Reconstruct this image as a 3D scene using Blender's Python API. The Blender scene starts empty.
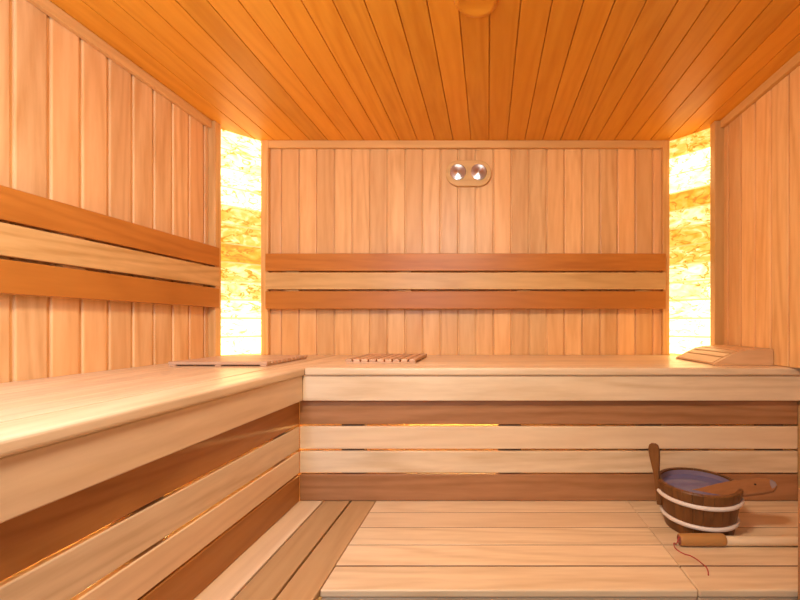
import bpy, bmesh, math, random
from mathutils import Vector, Matrix, Euler
random.seed(7)
C = bpy.context.scene
# ------------------------------------------------------------------ camera, world, lights, exposure
EYE = 1.168
cam = bpy.data.objects.new('camera', bpy.data.cameras.new('camera'))
C.collection.objects.link(cam); C.camera = cam
cam.location = (0, 0, EYE); cam.rotation_euler = (math.pi/2, 0, 0)
cam.data.sensor_width = 36; cam.data.lens = 18
cam.data.shift_x = -0.11; cam.data.shift_y = 0.03125
cam.data.clip_start = 0.02
W = bpy.data.worlds.new('world'); C.world = W; W.use_nodes = True
W.node_tree.nodes['Background'].inputs[0].default_value = (0.85, 0.88, 1.0, 1)
W.node_tree.nodes['Background'].inputs[1].default_value = 0.16
def area(name, loc, rot, sx, sy, power, col):
    l = bpy.data.lights.new(name, 'AREA'); l.shape = 'RECTANGLE'; l.size = sx; l.size_y = sy
    l.energy = power; l.color = col
    o = bpy.data.objects.new(name, l); C.collection.objects.link(o)
    o.location = loc; o.rotation_euler = rot
    return o
# daylight falling in through the open glass front behind the camera
area('front_daylight', (-0.45, -0.7, 1.45), (math.radians(86), 0, math.radians(-12)), 1.0, 1.3, 7.5, (0.70, 0.84, 1.0))
# unseen cool fill light added to brighten the near left wall
area('side_fill', (-0.72, -0.02, 1.62), (math.radians(88), 0, math.radians(56)), 0.2, 0.55, 18, (0.50, 0.66, 1.0))
# lamp near the ceiling above the camera
area('ceiling_lamp_light', (-0.30, 0.32, 2.12), (math.radians(36), 0, math.radians(-14)), 0.36, 0.24, 21, (1.0, 0.90, 0.76))
C.view_settings.view_transform = 'Standard'; C.view_settings.look = 'None'
C.view_settings.exposure = 0.22; C.view_settings.gamma = 1; C.view_settings.use_curve_mapping = False
SALT = 10.0          # strength of the backlit salt panels
LED = 115.0           # strength of the strips behind the bench skirts

# ------------------------------------------------------------------ helpers
def D(x, y, d): return ((x-488)*d/400, d, EYE-(y-325)*d/400)
class MB:
    def __init__(s): s.v = []; s.f = []; s.r = []; s.sm = []
    def add(s, bm, rnd=None, smooth=False):
        rnd = random.random() if rnd is None else rnd
        n = len(s.v); bm.verts.index_update()
        s.v += [tuple(v.co) for v in bm.verts]
        for f in bm.faces:
            s.f.append([n+v.index for v in f.verts]); s.r.append(rnd); s.sm.append(smooth)
        bm.free(); return s
    def box(s, x0, x1, y0, y1, z0, z1, bev=0.002, seg=2, rnd=None, mat=None, smooth=False):
        bm = bmesh.new(); bmesh.ops.create_cube(bm, size=1)
        sx, sy, sz = x1-x0, y1-y0, z1-z0
        for v in bm.verts: v.co = Vector((v.co.x*sx+(x0+x1)/2, v.co.y*sy+(y0+y1)/2, v.co.z*sz+(z0+z1)/2))
        if bev: bmesh.ops.bevel(bm, geom=bm.edges[:], offset=min(bev, .45*min(sx, sy, sz)), segments=seg, profile=.5, affect='EDGES')
        if mat: bmesh.ops.transform(bm, matrix=mat, verts=bm.verts[:])
        return s.add(bm, rnd, smooth)
    def prism(s, pts, h0, h1, bev=0.0, seg=2, rnd=None, mat=None, smooth=False):
        """outline pts (x,y) extruded in z"""
        bm = bmesh.new(); vs = [bm.verts.new((p[0], p[1], h0)) for p in pts]
        f = bm.faces.new(vs)
        e = bmesh.ops.extrude_face_region(bm, geom=[f])
        for g in e['geom']:
            if isinstance(g, bmesh.types.BMVert): g.co.z = h1
        bmesh.ops.recalc_face_normals(bm, faces=bm.faces[:])
        if bev:
            es = [e for e in bm.edges if abs(e.verts[0].co.z-e.verts[1].co.z) < 1e-6]
            bmesh.ops.bevel(bm, geom=es, offset=bev, segments=seg, profile=.5, affect='EDGES')
        if mat: bmesh.ops.transform(bm, matrix=mat, verts=bm.verts[:])
        return s.add(bm, rnd, smooth)
    def lathe(s, prof, cx, cy, n=48, rnd=None, a0=0, a1=2*math.pi, mat=None, smooth=True):
        bm = bmesh.new(); full = abs(a1-a0-2*math.pi) < 1e-6
        rings = []
        for i in range(n if full else n+1):
            a = a0+(a1-a0)*i/n
            rings.append([bm.verts.new((cx+r*math.cos(a), cy+r*math.sin(a), z)) for r, z in prof])
        m = len(rings); k = len(prof)
        for i in range(m if full else m-1):
            A, B = rings[i], rings[(i+1) % m]
            for j in range(k-1): bm.faces.new((A[j], B[j], B[j+1], A[j+1]))
        bmesh.ops.remove_doubles(bm, verts=bm.verts[:], dist=1e-6)
        bmesh.ops.recalc_face_normals(bm, faces=bm.faces[:])
        if mat: bmesh.ops.transform(bm, matrix=mat, verts=bm.verts[:])
        return s.add(bm, rnd, smooth)
    def tube(s, pts, rad, n=10, rnd=None, flat=1.0, smooth=True):
        """tube along pts; rad number or list"""
        bm = bmesh.new(); P = [Vector(p) for p in pts]; R = rad if isinstance(rad, (list, tuple)) else [rad]*len(P)
        rings = []; up = None
        for i, p in enumerate(P):
            t = (P[min(i+1, len(P)-1)]-P[max(i-1, 0)]).normalized()
            if up is None:
                up = Vector((0, 0, 1)) if abs(t.z) < .9 else Vector((1, 0, 0))
            u = t.cross(up).normalized(); w = u.cross(t).normalized(); up = w
            rings.append([bm.verts.new(p+u*R[i]*math.cos(2*math.pi*k/n)+w*R[i]*flat*math.sin(2*math.pi*k/n)) for k in range(n)])
        for A, B in zip(rings, rings[1:]):
            for k in range(n): bm.faces.new((A[k], A[(k+1) % n], B[(k+1) % n], B[k]))
        bm.faces.new(rings[0][::-1]); bm.faces.new(rings[-1])
        bmesh.ops.recalc_face_normals(bm, faces=bm.faces[:])
        return s.add(bm, rnd, smooth)
    def build(s, name, m, parent=None, origin=None):
        me = bpy.data.meshes.new(name); o0 = Vector(origin) if origin else Vector((0, 0, 0))
        me.from_pydata([tuple(Vector(v)-o0) for v in s.v], [], s.f)
        at = me.attributes.new('rnd', 'FLOAT', 'FACE'); at.data.foreach_set('value', s.r)
        me.polygons.foreach_set('use_smooth', s.sm)
        me.materials.append(m)
        o = bpy.data.objects.new(name, me); C.collection.objects.link(o)
        if parent: o.parent = parent; o.location = o0-parent.location
        else: o.location = o0
        me.update(); return o
def thing(name, label, cat, loc=(0, 0, 0), group=None):
    o = bpy.data.objects.new(name, None); C.collection.objects.link(o); o.empty_display_size = .05
    o.location = loc; return tag(o, label, cat, group)
def tag(o, label, cat, group=None):
    o['label'] = label; o['category'] = cat
    if group: o['group'] = group
    return o
def struct(o): o['kind'] = 'structure'; return o
def lab(o, s): o['label'] = s; return o

# ------------------------------------------------------------------ materials
_w = {}
def wood(key, base, dark, axis='x', rough=.42, vary=.16, alt=None, fine=1.0):
    k = (key, axis)
    if k in _w: return _w[k]
    m = bpy.data.materials.new('wood_%s_%s' % (key, axis)); m.use_nodes = True
    N = m.node_tree.nodes; L = m.node_tree.links; N.clear()
    out = N.new('ShaderNodeOutputMaterial'); bs = N.new('ShaderNodeBsdfPrincipled'); L.new(bs.outputs[0], out.inputs[0])
    tc = N.new('ShaderNodeTexCoord'); at = N.new('ShaderNodeAttribute'); at.attribute_name = 'rnd'
    mp = N.new('ShaderNodeMapping')
    S = {'x': (1.1, 13, 13), 'y': (13, 1.1, 13), 'z': (13, 13, 1.1)}[axis]
    mp.inputs['Scale'].default_value = S
    off = N.new('ShaderNodeVectorMath'); off.operation = 'SCALE'; off.inputs[0].default_value = (31, 17, 23)
    L.new(at.outputs['Fac'], off.inputs['Scale']); L.new(off.outputs[0], mp.inputs['Location']); L.new(tc.outputs['Object'], mp.inputs['Vector'])
    def math_(op, a, b=None):
        n = N.new('ShaderNodeMath'); n.operation = op
        for i, q in enumerate((a, b)):
            if q is None: continue
            if isinstance(q, (int, float)): n.inputs[i].default_value = q
            else: L.new(q, n.inputs[i])
        return n.outputs[0]
    def noise(sc, det, src=mp, dist=0):
        n = N.new('ShaderNodeTexNoise'); n.inputs['Scale'].default_value = sc; n.inputs['Detail'].default_value = det
        n.inputs['Distortion'].default_value = dist
        L.new(src.outputs[0], n.inputs['Vector']); return n.outputs['Fac']
    big = noise(.45, 1.5)                      # growth figure (contours = cathedral grain)
    rings = math_('SINE', math_('MULTIPLY', big, 62))
    rings = math_('MULTIPLY_ADD', rings, .5); rings.node.inputs[2].default_value = .5
    rings = math_('POWER', rings, 2.2)
    mp2 = N.new('ShaderNodeMapping'); S2 = {'x': (1, 9, 9), 'y': (9, 1, 9), 'z': (9, 9, 1)}[axis]
    mp2.inputs['Scale'].default_value = tuple(7*fine*q for q in S2); L.new(tc.outputs['Object'], mp2.inputs['Vector']); L.new(off.outputs[0], mp2.inputs['Location'])
    fib = noise(1.0, 3, mp2)
    blot = noise(.9, 3)
    f = math_('ADD', math_('MULTIPLY', rings, .45), math_('MULTIPLY', math_('SUBTRACT', fib, .35), 1.2))
    f = math_('ADD', f, math_('MULTIPLY', math_('SUBTRACT', blot, .42), .7))
    mx = N.new('ShaderNodeMixRGB'); mx.inputs[1].default_value = (*base, 1); mx.inputs[2].default_value = (*dark, 1)
    cl = N.new('ShaderNodeClamp'); L.new(f, cl.inputs[0]); L.new(cl.outputs[0], mx.inputs[0])
    # per board tone
    wn = N.new('ShaderNodeTexWhiteNoise'); wn.noise_dimensions = '1D'; L.new(math_('MULTIPLY', at.outputs['Fac'], 91.7), wn.inputs['W'])
    mx2 = N.new('ShaderNodeMixRGB'); a = alt or tuple(b*.82 for b in base); mx2.inputs[2].default_value = (*a, 1)
    L.new(math_('MULTIPLY', wn.outputs['Value'], .55), mx2.inputs[0]); L.new(mx.outputs[0], mx2.inputs[1])
    hs = N.new('ShaderNodeHueSaturation'); L.new(mx2.outputs[0], hs.inputs['Color'])
    v = math_('MULTIPLY_ADD', at.outputs['Fac'], vary*2); v.node.inputs[2].default_value = 1-vary
    L.new(v, hs.inputs['Value']); L.new(hs.outputs[0], bs.inputs['Base Color'])
    bs.inputs['Roughness'].default_value = rough
    bs.inputs['Specular IOR Level'].default_value = .35
    bp = N.new('ShaderNodeBump'); bp.inputs['Strength'].default_value = .12; bp.inputs['Distance'].default_value = .001
    L.new(fib, bp.inputs['Height']); L.new(bp.outputs[0], bs.inputs['Normal'])
    _w[k] = m; return m
def plain(name, col, rough=.5, metal=0, spec=.5, emit=None, es=0):
    m = bpy.data.materials.new(name); m.use_nodes = True; b = m.node_tree.nodes['Principled BSDF']
    N = m.node_tree.nodes; L = m.node_tree.links
    tc = N.new('ShaderNodeTexCoord'); n = N.new('ShaderNodeTexNoise'); n.inputs['Scale'].default_value = 40
    L.new(tc.outputs['Object'], n.inputs[0]); mx = N.new('ShaderNodeMixRGB')
    mx.inputs[1].default_value = (*[c*.88 for c in col], 1); mx.inputs[2].default_value = (*[min(1, c*1.1) for c in col], 1)
    L.new(n.outputs['Fac'], mx.inputs[0]); L.new(mx.outputs[0], b.inputs['Base Color'])
    b.inputs['Roughness'].default_value = rough; b.inputs['Metallic'].default_value = metal
    b.inputs['Specular IOR Level'].default_value = spec
    if emit: b.inputs['Emission Color'].default_value = (*emit, 1); b.inputs['Emission Strength'].default_value = es
    return m
def WALL(a): return wood('alder_wall', (.89, .545, .23), (.68, .34, .11), a, .38, .13, (.84, .43, .15))
def CEIL(a): return wood('alder_ceiling', (.88, .395, .036), (.74, .28, .015), a, .45, .11, (.83, .335, .025))
def TRIM(a): return wood('alder_trim', (.80, .45, .15), (.62, .30, .08), a, .45, .06)
def PALE(a): return wood('pale_aspen', (.86, .66, .42), (.64, .44, .24), a, .34, .09, (.82, .57, .34))
def HONEY(a): return wood('honey_alder', (.76, .46, .17), (.52, .27, .07), a, .38, .08)
def AMBER(a): return wood('amber_alder', (.58, .21, .030), (.44, .14, .016), a, .40, .05)
def RED(a): return wood('red_brown_alder', (.48, .225, .095), (.31, .13, .045), a, .42, .06)
def STAVE(a): return wood('stained_stave', (.21, .08, .020), (.10, .036, .009), a, .40, .14, fine=2)
def LADLE(a): return wood('ladle_wood', (.32, .135, .05), (.20, .08, .028), a, .4, .1, fine=2)
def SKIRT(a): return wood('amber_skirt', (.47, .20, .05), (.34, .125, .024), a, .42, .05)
def DULL(a): return wood('dull_alder', (.60, .36, .165), (.42, .23, .085), a, .42, .08)
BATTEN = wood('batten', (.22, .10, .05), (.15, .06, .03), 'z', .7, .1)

def salt():
    m = bpy.data.materials.new('backlit_salt'); m.use_nodes = True
    N = m.node_tree.nodes; L = m.node_tree.links; b = N['Principled BSDF']
    at = N.new('ShaderNodeAttribute'); at.attribute_name = 'rnd'; tc = N.new('ShaderNodeTexCoord')
    mp = N.new('ShaderNodeMapping'); mp.inputs['Scale'].default_value = (8, 8, 15); mp.inputs['Rotation'].default_value = (.2, .5, 0)
    L.new(tc.outputs['Object'], mp.inputs[0])
    n = N.new('ShaderNodeTexNoise'); n.inputs['Scale'].default_value = 1.5; n.inputs['Detail'].default_value = 5; n.inputs['Distortion'].default_value = 1.4
    L.new(mp.outputs[0], n.inputs[0])
    a = N.new('ShaderNodeMath'); a.operation = 'MULTIPLY_ADD'; a.inputs[1].default_value = 1.1; a.inputs[2].default_value = -.55; L.new(n.outputs['Fac'], a.inputs[0])
    s = N.new('ShaderNodeMath'); s.operation = 'ADD'; L.new(a.outputs[0], s.inputs[0]); L.new(at.outputs['Fac'], s.inputs[1])
    # thin veins
    n2 = N.new('ShaderNodeTexNoise'); n2.inputs['Scale'].default_value = 1.1; n2.inputs['Detail'].default_value = 3; n2.inputs['Distortion'].default_value = 1.0
    L.new(mp.outputs[0], n2.inputs[0])
    d = N.new('ShaderNodeMath'); d.operation = 'SUBTRACT'; d.inputs[1].default_value = .5; L.new(n2.outputs['Fac'], d.inputs[0])
    d2 = N.new('ShaderNodeMath'); d2.operation = 'ABSOLUTE'; L.new(d.outputs[0], d2.inputs[0])
    d3 = N.new('ShaderNodeMapRange'); d3.inputs[1].default_value = 0; d3.inputs[2].default_value = .025; d3.inputs[3].default_value = .5; d3.inputs[4].default_value = 0
    L.new(d2.outputs[0], d3.inputs[0])
    s2 = N.new('ShaderNodeMath'); s2.operation = 'SUBTRACT'; L.new(s.outputs[0], s2.inputs[0]); L.new(d3.outputs[0], s2.inputs[1])
    r = N.new('ShaderNodeValToRGB'); E = r.color_ramp.elements
    E[0].position = 0; E[0].color = (.060, .018, .001, 1); E[1].position = 1; E[1].color = (.42, .30, .12, 1)
    for p, c in ((.22, (.085, .040, .0022)), (.45, (.092, .061, .011)), (.62, (.125, .095, .042)), (.8, (.19, .145, .075))): e = E.new(p); e.color = (*c, 1)
    L.new(s2.outputs[0], r.inputs[0])
    L.new(r.outputs[0], b.inputs['Emission Color']); b.inputs['Emission Strength'].default_value = SALT
    b.inputs['Base Color'].default_value = (.40, .18, .05, 1); b.inputs['Roughness'].default_value = .6; b.inputs['Specular IOR Level'].default_value = .2
    return m
SALTM = salt()
MORTAR = plain('salt_mortar', (.75, .5, .3), .8, emit=(1, .48, .10), es=.6)

# ------------------------------------------------------------------ room shell
XL, XR, XRL, YB, YF, ZC = -1.37, 1.155, 1.215, 2.186, -0.55, EYE+1.0
PI = .0968
def clad(mb, lo, hi, phase, pitch, fn):
    k = math.floor((lo-phase)/pitch)
    while phase+k*pitch < hi-.002:
        a = max(lo, phase+k*pitch); b = min(hi, phase+(k+1)*pitch)
        if b-a > .006: fn(a+(.0038 if a > lo else 0), b-(.0038 if b < hi else 0))
        k += 1
# back wall: grain vertical, runs to the floor
mb = MB(); mb.box(-1.224, .972, YB+.008, YB+.03, 0, ZC, 0, rnd=.3)
clad(mb, -1.224, .972, .031, .0966, lambda a, b: mb.box(a, b, YB, YB+.016, 0, ZC, .0045))
struct(mb.build('wall_back', WALL('z')))
mb = MB(); mb.box(XL-.03, XL-.008, YF, 2.02, 0, ZC, 0, rnd=.3)
clad(mb, YF, 2.02, 1.931, .0972, lambda a, b: mb.box(XL-.016, XL, a+.002, b-.002, 0, ZC, .004))
struct(mb.build('wall_left', WALL('z')))
mb = MB(); ZS = EYE-.163
mb.box(XR+.008, XR+.03, YF, 2.0, ZS+.001, ZC, 0, rnd=.3)
clad(mb, YF, 2.0, 1.925, .0968, lambda a, b: mb.box(XR, XR+.016, a, b, ZS+.001, ZC, .0042))
struct(mb.build('wall_right', WALL('z')))
mb = MB(); mb.box(XRL+.008, XRL+.03, YF, 2.2, 0, ZS, 0, rnd=.3)
clad(mb, YF, 2.2, 1.925, .0968, lambda a, b: mb.box(XRL, XRL+.016, a, b, 0, ZS, .0028))
struct(mb.build('wall_right_lower', WALL('z')))
# back corners behind the salt panels
mb = MB(); mb.box(-1.42, -1.20, 2.24, 2.27, 0, ZC, 0); mb.box(-1.43, -1.405, 2.0, 2.27, 0, ZC, 0)
mb.box(.96, 1.26, 2.24, 2.27, 0, ZC, 0); mb.box(1.25, 1.275, 1.95, 2.27, 0, ZC, 0)
struct(mb.build('wall_corners', WALL('z')))
# ceiling boards run front to back
mb = MB(); mb.box(-1.43, 1.28, YF, 2.27, ZC+.010, ZC+.03, 0, rnd=.3)
clad(mb, -1.43, 1.28, .005, .0968, lambda a, b: mb.box(a-.0022, b+.0022, YF, 2.24, ZC, ZC+.016, .002))
struct(mb.build('ceiling', CEIL('y')))
# floor tiles
FL = plain('floor_tile', (.30, .27, .25), .45)
mb = MB()
for i in range(9):
    for j in range(9):
        mb.box(-1.43+i*.303, -1.43+i*.303+.300, YF+j*.313, YF+j*.313+.310, -.02, 0, .002)
mb.box(-1.43, 1.28, YF, 2.27, -.03, -.004, 0)
struct(mb.build('floor', FL))
# trims
struct(MB().box(-1.226, .98, YB-.022, YB+.001, ZC-.040, ZC, .003).build('trim_1', TRIM('x')))
struct(MB().box(XL, XL+.020, YF, 1.957, ZC-.038, ZC, .003).build('trim_2', TRIM('y')))
struct(MB().box(XR-.020, XR+.001, YF, 1.957, ZC-.038, ZC, .003).build('trim_3', TRIM('y')))
struct(MB().box(XL, XL+.036, 1.957, 2.0, ZS+.001, ZC, .003).build('trim_4', TRIM('z')))
struct(MB().box(-1.228, -1.188, YB-.024, YB+.002, ZS+.001, ZC-.0, .003).build('trim_5', TRIM('z')))
struct(MB().box(.945, .982, YB-.024, YB+.002, ZS+.001, ZC-.0, .003).build('trim_6', TRIM('z')))
struct(MB().box(XR-.045, XR+.005, 1.957, 2.0, ZS+.001, ZC, .003).build('trim_7', TRIM('z')))

# ------------------------------------------------------------------ salt panels
def salt_panel(p0, p1, rows, splits, label):
    """blocks laid in courses between plan points p0 (side wall) and p1 (back wall)"""
    a = Vector((*p0, 0)); b = Vector((*p1, 0)); u = (b-a).normalized(); w = (b-a).length
    n = Vector((u.y, -u.x, 0))
    if n.y > 0: n = -n
    c = (a+b)/2; t = thing('salt_brick_panel', label, 'salt panel', (c.x, c.y, ZS))
    M = Matrix(((u.x, n.x, 0, a.x), (u.y, n.y, 0, a.y), (0, 0, 1, 0), (0, 0, 0, 1)))
    bk = MB(); H = (ZC-ZS-.001)/len(rows)
    rr = random.Random(3)
    for i, v in enumerate(rows):
        z1 = ZC-i*H-.0012; z0 = z1-H+.0095
        cuts = [0]+([splits[i]*w] if splits[i] else [])+[w]
        for q in range(len(cuts)-1):
            bk.box(cuts[q]+.0015, cuts[q+1]-.0015, -.012+rr.uniform(-.002, .002), .006+rr.uniform(-.003, .004), z0, z1, .005, 3, rnd=v+rr.uniform(-.05, .05), mat=M)
    bk.build('salt_bricks', SALTM, t, (c.x, c.y, ZS))
    MB().box(0, w, -.018, -.008, ZS+.001, ZC-.001, 0, mat=M).build('backing', MORTAR, t, (c.x, c.y, ZS))
salt_panel((-1.386, 2.022), (-1.220, 2.190), [.85, .84, .9, .86, .45, .42, .14, .5, .62, .85, 1.0, 1.05],
           [0, .3, 0, .6, 0, .5, 0, 0, .7, 0, 0, 0], 'glowing backlit salt brick column in left corner with an orange course at mid height')
salt_panel((1.158, 1.998), (.973, 2.194), [.42, .95, .82, .2, .55, .38, .42, .66, .72, .9, 1.05, 1.1],
           [0, 0, .45, 0, 0, 0, .6, 0, 0, .5, 0, 0], 'glowing backlit salt brick column in right corner behind the wooden headrest')

# ------------------------------------------------------------------ benches
XB, YB1 = -.712, 1.534          # front faces of the upper benches
NT = .031                       # board thickness
FZ0 = EYE-.291; FZ1 = ZS-NT
# back upper bench
t = thing('upper_bench', 'wide upper bench along the back wall, its front board facing the camera', 'bench', (.24, 1.85, ZS-.14))
O = tuple(t.location)
mb = MB(); ed = [YB1-.010, 1.640, 1.752, 1.864, 1.976, 2.088, 2.183]
for a, b in zip(ed, ed[1:]): mb.box(XB+.0112, 1.213, a, b-.0012, FZ1, ZS, .009 if a < 1.55 else .0015, 4)
mb.build('seat', PALE('x'), t, O)
MB().box(XB+.001, 1.214, YB1, YB1+.018, FZ0, FZ1-.0008, .003, rnd=.55).build('fascia_board', PALE('x'), t, O)
for x in (-.5, .1, .75): MB().box(x, x+.045, YB1+.03, YB-.001, FZ0+.02, FZ1-.001, .002).build('support_beam', TRIM('y'), t, O)
# left upper bench
t = thing('upper_bench', 'long upper bench along the left wall, its rounded front edge running towards the camera', 'bench', (-1.04, .8, ZS-.14))
O = tuple(t.location)
mb = MB(); ed = [XB+.010, -.822, -.932, -1.042, -1.152, -1.262, XL+.001]
for a, b in zip(ed, ed[1:]): mb.box(b+.0012, a, YF, 2.183, FZ1, ZS, .009 if a > -.75 else .0015, 4)
mb.build('seat', PALE('y'), t, O)
MB().box(XB-.018, XB, YF, YB1+.018, FZ0, FZ1-.0008, .003, rnd=.45).build('fascia_board', PALE('y'), t, O)
for y in (-.2, .5, 1.2): MB().box(XL+.001, XB-.03, y, y+.045, FZ0+.02, FZ1-.001, .002).build('support_beam', TRIM('x'), t, O)
struct(MB().box(XR+.032, 1.245, YF, 1.50, ZS-.022, ZS-.0, .001).build('light_stop_ledge', TRIM('y')))  # hidden ledge added to stop light leaking in between the right walls

# slatted skirts below the upper benches
ROWS = [(.275, .388), (.396, .484), (.493, .577), (.583, .686)]
YS = 1.560; XS = -.735
t = thing('slatted_skirt', 'slatted skirt of four horizontal boards under the back bench, facing the camera', 'bench skirt', (.24, YS+.02, .48))
O = tuple(t.location)
for i, (a, b) in enumerate(ROWS):
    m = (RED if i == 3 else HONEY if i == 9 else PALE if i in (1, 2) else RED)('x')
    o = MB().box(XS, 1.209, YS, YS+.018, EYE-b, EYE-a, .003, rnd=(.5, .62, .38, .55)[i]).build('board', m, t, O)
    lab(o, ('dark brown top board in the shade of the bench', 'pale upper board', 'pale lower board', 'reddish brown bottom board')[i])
for x in (-.533, .086, .64, 1.12): MB().box(x-.045, x+.045, YS+.0182, YS+.058, .0, FZ0+.06, .002).build('batten', BATTEN, t, O)
t = thing('slatted_skirt', 'slatted skirt of horizontal boards under the left bench, running towards the camera', 'bench skirt', (XS-.02, .8, .48))
O = tuple(t.location)
for i, (a, b) in enumerate(ROWS):
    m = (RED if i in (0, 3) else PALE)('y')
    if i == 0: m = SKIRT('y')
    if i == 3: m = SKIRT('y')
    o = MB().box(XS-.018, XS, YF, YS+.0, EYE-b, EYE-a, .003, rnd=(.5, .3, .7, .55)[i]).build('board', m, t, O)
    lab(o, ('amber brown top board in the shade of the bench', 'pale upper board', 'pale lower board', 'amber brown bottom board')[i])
for y in (.1, .885, 1.44): MB().box(XS-.058, XS-.0182, y-.045, y+.045, .0, FZ0+.06, .002).build('batten', BATTEN, t, O)
# LED strips on the walls behind the skirts
LEDM = plain('led_diffuser', (.9, .8, .6), .5, emit=(1, .70, .26), es=LED)
tag(MB().box(-.45, .15, YB-.016, YB-.001, .675, .687, .002).build('led_strip', LEDM, None, (-.15, YB-.001, .70)), 'warm light strip behind the back bench skirt, glowing through its gaps', 'light strip')
tag(MB().box(XL+.001, XL+.016, .45, 1.75, .53, .540, .002).build('led_strip', LEDM, None, (XL+.001, 1.1, .53)), 'warm light strip behind the left bench skirt, glowing through its gaps', 'light strip')

# lower benches
ZL = EYE-.688; TL = .020
def lower(x0, x1, label, rs):
    t = thing('lower_bench', label, 'bench', ((x0+x1)/2, 1.3, 0)); O = tuple(t.location)
    mb = MB()
    for k in range(5):
        a = 1.038+.108*k; b = a+.108 if k < 4 else 1.602
        mb.box(x0, x1, a, b-.0035, ZL-TL, ZL, .0045 if k == 0 else .0012, 3, rnd=rs[k])
    mb.build('seat', PALE('x'), t, O)
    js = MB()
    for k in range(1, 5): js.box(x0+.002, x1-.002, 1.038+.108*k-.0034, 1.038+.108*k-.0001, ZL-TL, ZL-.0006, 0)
    js.build('gap_shade_strip', BATTEN, t, O)  # dark strips set in the board gaps to stand for their shade
    MB().box(x0, x1, 1.044, 1.064, ZL-TL-.092, ZL-TL-.0035, .003, rnd=rs[0]).build('fascia_board', PALE('x'), t, O)
    for x in (x0+.02, x1-.065):
        MB().box(x, x+.045, 1.066, 1.11, 0, ZL-TL-.001, .002).build('leg', TRIM('z'), t, O)
        MB().box(x, x+.045, 1.50, 1.54, 0, ZL-TL-.001, .002).build('leg', TRIM('z'), t, O)
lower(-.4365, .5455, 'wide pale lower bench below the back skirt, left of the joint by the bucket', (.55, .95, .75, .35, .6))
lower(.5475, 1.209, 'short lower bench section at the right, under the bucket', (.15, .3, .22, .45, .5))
t = thing('lower_bench', 'narrow lower bench of three long boards running towards the camera along the left skirt', 'bench', (-.6, .8, 0)); O = tuple(t.location)
MB().box(-.775, -.6475, YF, 1.602, ZL-TL, ZL, .0035, 3, rnd=.7).build('seat_board', PALE('y'), t, O)
for a, b, r in ((-.641, -.5415, .4), (-.534, -.4388, .62)):
    MB().box(a, b, YF, 1.602, ZL-TL, ZL, .0035, 3, rnd=r).build('seat_board', DULL('y'), t, O)
MB().box(-.462, -.446, YF, 1.036, ZL-TL-.092, ZL-TL-.0005, .003, rnd=.3).build('fascia_board', DULL('y'), t, O)
for y in (-.1, .5, .98): MB().box(-.72, -.4635, y, y+.045, ZL-TL-.045, ZL-TL-.0005, .002).build('support_beam', TRIM('x'), t, O)
for y in (-.1, .5, .98): MB().box(-.51, -.465, y, y+.045, 0, ZL-TL-.0455, .002).build('leg', TRIM('z'), t, O)
for y in (-.1, .5, .98): MB().box(-.72, -.68, y, y+.045, 0, ZL-TL-.0455, .002).build('leg', TRIM('z'), t, O)

# guard at the right edge of the view
t = thing('wooden_guard', 'wooden guard rail standing at the right edge of the picture, beside the lower bench', 'guard rail', (1.0, 1.015, 0)); O = tuple(t.location)
for x in (.797, 1.165): MB().box(x, x+.04, 1.0, 1.03, 0, .748, .002).build('post', RED('z'), t, O)
for z in (.70, .58, .46, .34, .22): MB().box(.838, 1.164, 1.004, 1.026, z-.03, z+.03, .002).build('rail', RED('x'), t, O)

# ------------------------------------------------------------------ backrests on the walls
BR = [(.288, .381), (.190, .280), (.086, .180)]
t = thing('backrest', 'three-board wooden backrest on the back wall, dark orange boards above and below a lighter one', 'backrest', (-.12, YB, EYE+.1)); O = tuple(t.location)
for i, (a, b) in enumerate(BR):
    o = MB().box(-1.186, .947, 2.128, 2.146, EYE+a, EYE+b, .003, rnd=(.5, .6, .4)[i]).build('board', (HONEY if i == 1 else AMBER)('x'), t, O)
    lab(o, ('dark orange top board', 'light honey middle board', 'dark orange bottom board')[i])
for x in (-1.05, -.45, .19, .83): MB().box(x-.035, x+.035, 2.1462, YB-.0002, EYE+.1, EYE+.37, .002).build('batten', TRIM('z'), t, O)
t = thing('backrest', 'three-board wooden backrest on the left wall, between left picture edge and glowing column', 'backrest', (XL, 1, EYE+.1)); O = tuple(t.location)
for i, (a, b) in enumerate(BR):
    o = MB().box(-1.343, -1.323, YF+.2, 1.972, EYE+a, EYE+b, .003, rnd=(.5, .5, .4)[i]).build('board', (HONEY if i == 1 else AMBER)('y'), t, O)
    lab(o, ('dark orange top board', 'light honey middle board', 'dark orange bottom board')[i])
for y in (.1, .75, 1.3, 1.85): MB().box(XL+.0002, -1.3432, y-.035, y+.035, EYE+.1, EYE+.37, .002).build('batten', TRIM('z'), t, O)

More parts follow.
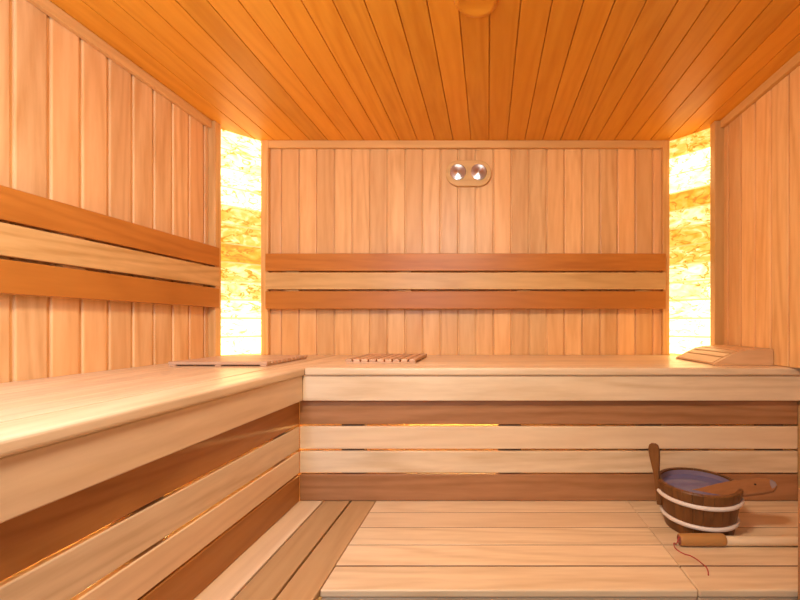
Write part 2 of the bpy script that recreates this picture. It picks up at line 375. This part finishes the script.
# ------------------------------------------------------------------ wall vent with two metal discs
def stadium(hw, hh, n=16):
    p = []
    for s, a0 in ((1, -90), (-1, 90)):
        for i in range(n+1):
            a = math.radians(a0+180*i/n); p.append((s*(hw-hh)+hh*math.cos(a), hh*math.sin(a)))
    return p
c = D(468.5, 173, 2.166)
RX = Matrix.Rotation(math.pi/2, 4, 'X')          # local z -> -y
t = thing('wall_gauge', 'rounded wooden plaque with two round metal discs high on the back wall', 'wall gauge', (c[0], YB, c[2])); O = tuple(t.location)
M = Matrix.Translation((c[0], YB, c[2])) @ RX
MB().prism(stadium(.124, .070), .0, .020, .004, 3, mat=M, rnd=.6).build('plaque', HONEY('x'), t, O)
def steel():
    m = bpy.data.materials.new('brushed_steel'); m.use_nodes = True; N = m.node_tree.nodes; L = m.node_tree.links; b = N['Principled BSDF']
    b.inputs['Base Color'].default_value = (.66, .65, .63, 1); b.inputs['Metallic'].default_value = 1; b.inputs['Roughness'].default_value = .30
    b.inputs['Anisotropic'].default_value = .95; b.inputs['Anisotropic Rotation'].default_value = .25
    tg = N.new('ShaderNodeTangent'); tg.direction_type = 'RADIAL'; tg.axis = 'Z'; L.new(tg.outputs[0], b.inputs['Tangent'])
    tc = N.new('ShaderNodeTexCoord'); v = N.new('ShaderNodeVectorMath'); v.operation = 'LENGTH'; L.new(tc.outputs['Object'], v.inputs[0])
    w = N.new('ShaderNodeMath'); w.operation = 'MULTIPLY'; w.inputs[1].default_value = 2600; L.new(v.outputs['Value'], w.inputs[0])
    s = N.new('ShaderNodeMath'); s.operation = 'SINE'; L.new(w.outputs[0], s.inputs[0])
    bp = N.new('ShaderNodeBump'); bp.inputs['Strength'].default_value = .15; bp.inputs['Distance'].default_value = .0002; L.new(s.outputs[0], bp.inputs['Height']); L.new(bp.outputs[0], b.inputs['Normal'])
    return m
STEEL = steel()
proto = None
for dx in (-.056, .056):
    mb = MB(); mb.lathe([(.0001, .0095), (.003, .0095), (.0036, .0078), (.036, .0078), (.041, .0078), (.043, .006), (.0435, 0)], 0, 0, 64)
    o = mb.build('metal_disc', STEEL); o.parent = t
    o.rotation_euler = (math.pi/2, 0, 0); o.location = (dx, -.020, .004)
# ceiling vent
c = (-.037, 1.222)
t = thing('ceiling_vent', 'round wooden vent cover on the ceiling at the top edge of the picture', 'vent', (c[0], c[1], ZC)); O = tuple(t.location)
MB().lathe([(.0001, ZC-.012), (.045, ZC-.012), (.050, ZC-.014), (.062, ZC-.014), (.067, ZC-.009), (.067, ZC)], c[0], c[1], 48, rnd=.4).build('cover', CEIL('x'), t, O)

# ------------------------------------------------------------------ duckboard mats on the upper benches
def mat(x0, x1, y0, y1, along, n, label, rot=0):
    cx, cy = (x0+x1)/2, (y0+y1)/2; t = thing('duckboard_mat', label, 'mat', (cx, cy, ZS), 'slatted mats on the upper benches'); O = tuple(t.location)
    W_ = (x1-x0) if along == 'y' else (y1-y0); p = W_/n
    mb = MB()
    for k in range(n):
        if along == 'y': mb.box(x0+k*p+.003, x0+(k+1)*p-.004, y0, y1, ZS+.0060, ZS+.018, .002)
        else: mb.box(x0, x1, y0+k*p+.003, y0+(k+1)*p-.004, ZS+.0060, ZS+.018, .002)
    mb.build('slats', RED2(along), t, O)
    for f in (.04, .5, .96):
        if along == 'y':
            y = y0+(y1-y0)*f; MB().box(x0+.004, x1-.004, y-.012, y+.012, ZS+.0005, ZS+.0059, .001).build('crossbar', RED2('x'), t, O)
        else:
            x = x0+(x1-x0)*f; MB().box(x-.012, x+.012, y0+.004, y1-.004, ZS+.0005, ZS+.0059, .001).build('crossbar', RED2('y'), t, O)
    t.rotation_euler.z = rot
    return t
def RED2(a): return wood('pink_alder', (.74, .46, .27), (.58, .32, .16), a, .45, .12)
mat(-.61, -.305, 1.70, 2.03, 'y', 9, 'slatted duckboard mat on the back bench right of the corner, slats pointing to the wall')
mat(-1.262, -.872, 1.575, 1.935, 'x', 9, 'slatted duckboard mat in the far left corner, in front of the glowing brick column')

# ------------------------------------------------------------------ headrest
def headrest():
    x0, x1, y0, y1 = .912, 1.152, 1.615, 1.945
    t = thing('sauna_headrest', 'curved slatted wooden headrest on the back bench against the right wall', 'headrest', ((x0+x1)/2, y0, ZS)); O = tuple(t.location)
    w = x1-x0
    def top(u): return .006+.056*math.sin(min(1, u/.62)*math.pi/2)**1.15 if u < .62 else .062+.003*math.sin((u-.62)/.38*math.pi/2)
    n = 24; pts = [(u*w, top(u)) for u in [i/n for i in range(n+1)]]+[(w, 0), (0, 0)]
    for y in (y0, y1-.02):
        M = Matrix(((1, 0, 0, x0), (0, 0, 1, y), (0, 1, 0, ZS+.0005), (0, 0, 0, 1)))
        MB().prism(pts, 0, .02, .0012, 2, rnd=.5, mat=M).build('side_panel', HRP('x'), t, O)
    # slats follow the curve between the side panels
    us = [(.015, .18), (.21, .31), (.34, .44), (.47, .57), (.60, .70), (.73, .84), (.87, .995)]
    for a, b in us:
        up = [(a+(b-a)*i/5)*w for i in range(6)]
        P = [(u, top(u/w)+.002) for u in up]+[(u, top(u/w)-.010) for u in up[::-1]]
        P = [(x, max(z, .002)) for x, z in P]
        M = Matrix(((1, 0, 0, x0), (0, 0, 1, y0+.0205), (0, 1, 0, ZS+.0005), (0, 0, 0, 1)))
        MB().prism(P, 0, y1-y0-.041, .0, mat=M).build('slat', HRP('y'), t, O)
def HRP(a): return wood('headrest_wood', (.80, .48, .24), (.62, .34, .14), a, .42, .10)
headrest()

# ------------------------------------------------------------------ bucket
Q = .983
bx, by, RT, RBt, HT = .735*Q, 1.40*Q, .135*Q, .106, .152
zb = ZL+.0006
t = thing('sauna_bucket', 'dark stave bucket with two white hoops and an upright handle stave on the lower bench', 'bucket', (bx, by, zb)); O = tuple(t.location)
NS = 26; mb = MB()
for k in range(NS):
    a0 = 2*math.pi*(k+.012)/NS; a1 = 2*math.pi*(k+.988)/NS
    bm = bmesh.new(); G = []
    for z, r in ((0, RBt), (HT*.5, (RBt+RT)/2), (HT-.003, RT-.0005), (HT, RT-.003)):
        row = []
        for j in range(4):
            a = a0+(a1-a0)*j/3; row.append((bm.verts.new((bx+r*math.cos(a), by+r*math.sin(a), zb+z)), bm.verts.new((bx+(r-.011)*math.cos(a), by+(r-.011)*math.sin(a), zb+z))))
        G.append(row)
    for A, B in zip(G, G[1:]):
        for j in range(3):
            bm.faces.new((A[j][0], A[j+1][0], B[j+1][0], B[j][0])); bm.faces.new((A[j+1][1], A[j][1], B[j][1], B[j+1][1]))
        bm.faces.new((A[0][1], A[0][0], B[0][0], B[0][1])); bm.faces.new((A[3][0], A[3][1], B[3][1], B[3][0]))
    for R_, fl in ((G[0], 1), (G[-1], 0)):
        for j in range(3):
            q = (R_[j][0], R_[j][1], R_[j+1][1], R_[j+1][0]); bm.faces.new(q if fl else q[::-1])
    mb.add(bm)
mb.build('staves', STAVE('z'), t, O)
HOOP = plain('white_hoop', (.80, .68, .58), .45)
for z in (.042, .112):
    r = RBt+(RT-RBt)*z/HT+.004
    M = MB(); pr = [(r+.0055*math.cos(a), zb+z+.0068*math.sin(a)) for a in [2*math.pi*i/12 for i in range(13)]]
    M.lathe(pr, bx, by, 64); M.build('hoop', HOOP, t, O)
LINER = plain('liner', (.17, .13, .20), .5)
MB().lathe([(.0001, zb+.004), (RBt-.013, zb+.004), (RT-.0135, zb+HT-.006), (RT-.0145, zb+HT-.006), (RBt-.015, zb+.006), (.0001, zb+.006)], bx, by, 48).build('liner', LINER, t, O)
WATER = plain('lavender_water', (.17, .155, .29), .10, spec=.5)
o = MB().lathe([(.0001, zb+HT-.020), (RT-.0160, zb+HT-.020)], bx, by, 48).build('water', WATER, t, O); lab(o, 'bluish lavender water')
# upright handle stave at the left
M = Matrix.Translation((bx-.122, by+.022, zb+.06)) @ Matrix.Rotation(math.radians(-6), 4, 'Y') @ Matrix.Rotation(math.radians(50), 4, 'Z') @ Matrix(((0, 0, 1, 0), (1, 0, 0, 0), (0, 1, 0, 0), (0, 0, 0, 1)))
pl = [(-.009, 0), (-.009, .085), (-.010, .11), (-.014, .14), (-.018, .17), (-.019, .195), (-.015, .209), (-.007, .215)]
pts = pl+[(-x, z) for x, z in pl[::-1]]
MB().prism([(p[0], p[1]) for p in pts[::-1]], -.006, .006, .003, 3, mat=M, rnd=.5).build('handle_stave', STAVE('z'), t, O)

# ladle lying in the bucket, its flat handle over the rim
c0 = Vector(D(752, 487.5, 1.306)); u = Vector((.229, -.052, .045)).normalized(); w = Vector((0, .90, .436)); w = (w-u*w.dot(u)).normalized(); n = u.cross(w)
Ml = Matrix(((u.x, w.x, n.x, c0.x), (u.y, w.y, n.y, c0.y), (u.z, w.z, n.z, c0.z), (0, 0, 0, 1)))
t = thing('water_ladle', 'brown wooden ladle with a holed flat handle resting over the right rim of the bucket', 'ladle', tuple(c0)); O = tuple(t.location)
pts = [(-.215, -.012), (-.215, .008), (-.16, .012), (-.10, .024), (-.05, .031), (.025, .031), (.055, .026), (.070, .012), (.070, -.008), (.055, -.022), (.020, -.028), (-.05, -.030), (-.10, -.026), (-.16, -.014)]
MB().prism(pts, -.006, .006, .003, 4, mat=Ml, rnd=.6).build('handle', LADLE('x'), t, O)
HOLE = plain('hole_shadow_wood', (.03, .015, .01), .9)
MB().lathe([(.0001, .0064), (.0035, .0064), (.0038, .0058)], 0, 0, 20, mat=Ml @ Matrix.Translation((.012, .006, 0))).build('hole', HOLE, t, O)
TIP = plain('grey_tip', (.22, .17, .17), .5)
MB().prism([(.050, -.018), (.062, -.013), (.0712, -.004), (.0725, .008), (.066, .020), (.058, .016), (.052, 0)], -.0064, .0064, .002, 2, mat=Ml).build('tip', TIP, t, O)
bw = MB(); bw.lathe([(.0001, -.03), (.022, -.026), (.034, -.010), (.036, .006), (.033, .006), (.030, -.008), (.020, -.022), (.0001, -.025)], 0, 0, 32, mat=Matrix.Translation((.645, by+.0, zb+.075)))
bw.build('bowl', LADLE('x'), t, O)

# ------------------------------------------------------------------ stick with tan grip and red cord lying on the lower bench
r = .0185; yk = 1.2465; zk = ZL+r+.0006
x0 = (681-488)*1.235/400; x1 = (727-488)*1.235/400
t = thing('wooden_stick', 'light wooden stick with a tan grip and red cord lying in front of the bucket', 'stick', (x0, yk, ZL)); O = tuple(t.location)
GRIP = wood('tan_grip', (.50, .24, .07), (.42, .19, .05), 'x', .5, .03)
ax = Matrix.Translation((0, yk, zk)) @ Matrix.Rotation(math.pi/2, 4, 'Y')
MB().lathe([(.0135, x0), (.0165, x0), (.0178, x0+.004), (r*.97, x0+.02), (r, x0+.07), (r, x1-.012), (r*.93, x1-.003), (.0145, x1), (.010, x1)], 0, 0, 32, mat=ax, rnd=.5).build('grip', GRIP, t, O)
MB().lathe([(.0001, x0+.004), (.0135, x0+.002), (.0140, x0-.001), (.0085, x0-.003), (.0080, x0+.003)], 0, 0, 24, mat=ax).build('grip_end', plain('red_brown_end', (.30, .09, .05), .6), t, O)
MB().lathe([(.0145, x1-.002), (.0148, 1.195), (.0130, 1.2), (.0001, 1.2)], 0, 0, 28, mat=Matrix.Translation((0, yk, ZL+.0156)) @ Matrix.Rotation(math.pi/2, 4, 'Y'), rnd=.5).build('shaft', PALE('x'), t, O)
def on_seat(x, y, h=.0022):
    k = EYE-ZL-h; d = k*400/(y-325); return ((x-488)*d/400, d, ZL+h)
CORD = plain('red_cord', (.48, .05, .035), .6)
cp = [(x0+.001, yk-.006, zk+.012), (x0-.008, yk-.012, zk+.010), (x0-.017, yk-.018, zk-.003)]+[on_seat(*p) for p in ((674, 543), (674.5, 547), (678, 550.5), (684, 553.8), (691, 556), (697, 559.5), (702, 563.5), (706, 567), (708, 571), (708.3, 575))]
def spline(P, k=5):
    P = [Vector(p) for p in P]; P = [P[0]]+P+[P[-1]]; o = []
    for i in range(1, len(P)-2):
        for j in range(k):
            s = j/k; o.append(.5*((2*P[i])+(-P[i-1]+P[i+1])*s+(2*P[i-1]-5*P[i]+4*P[i+1]-P[i+2])*s*s+(-P[i-1]+3*P[i]-3*P[i+1]+P[i+2])*s**3))
    o.append(P[-2]); return o
lab(MB().tube(spline(cp), .0016, 8).build('cord', CORD, t, O), 'thin red cord curling over the seat boards')
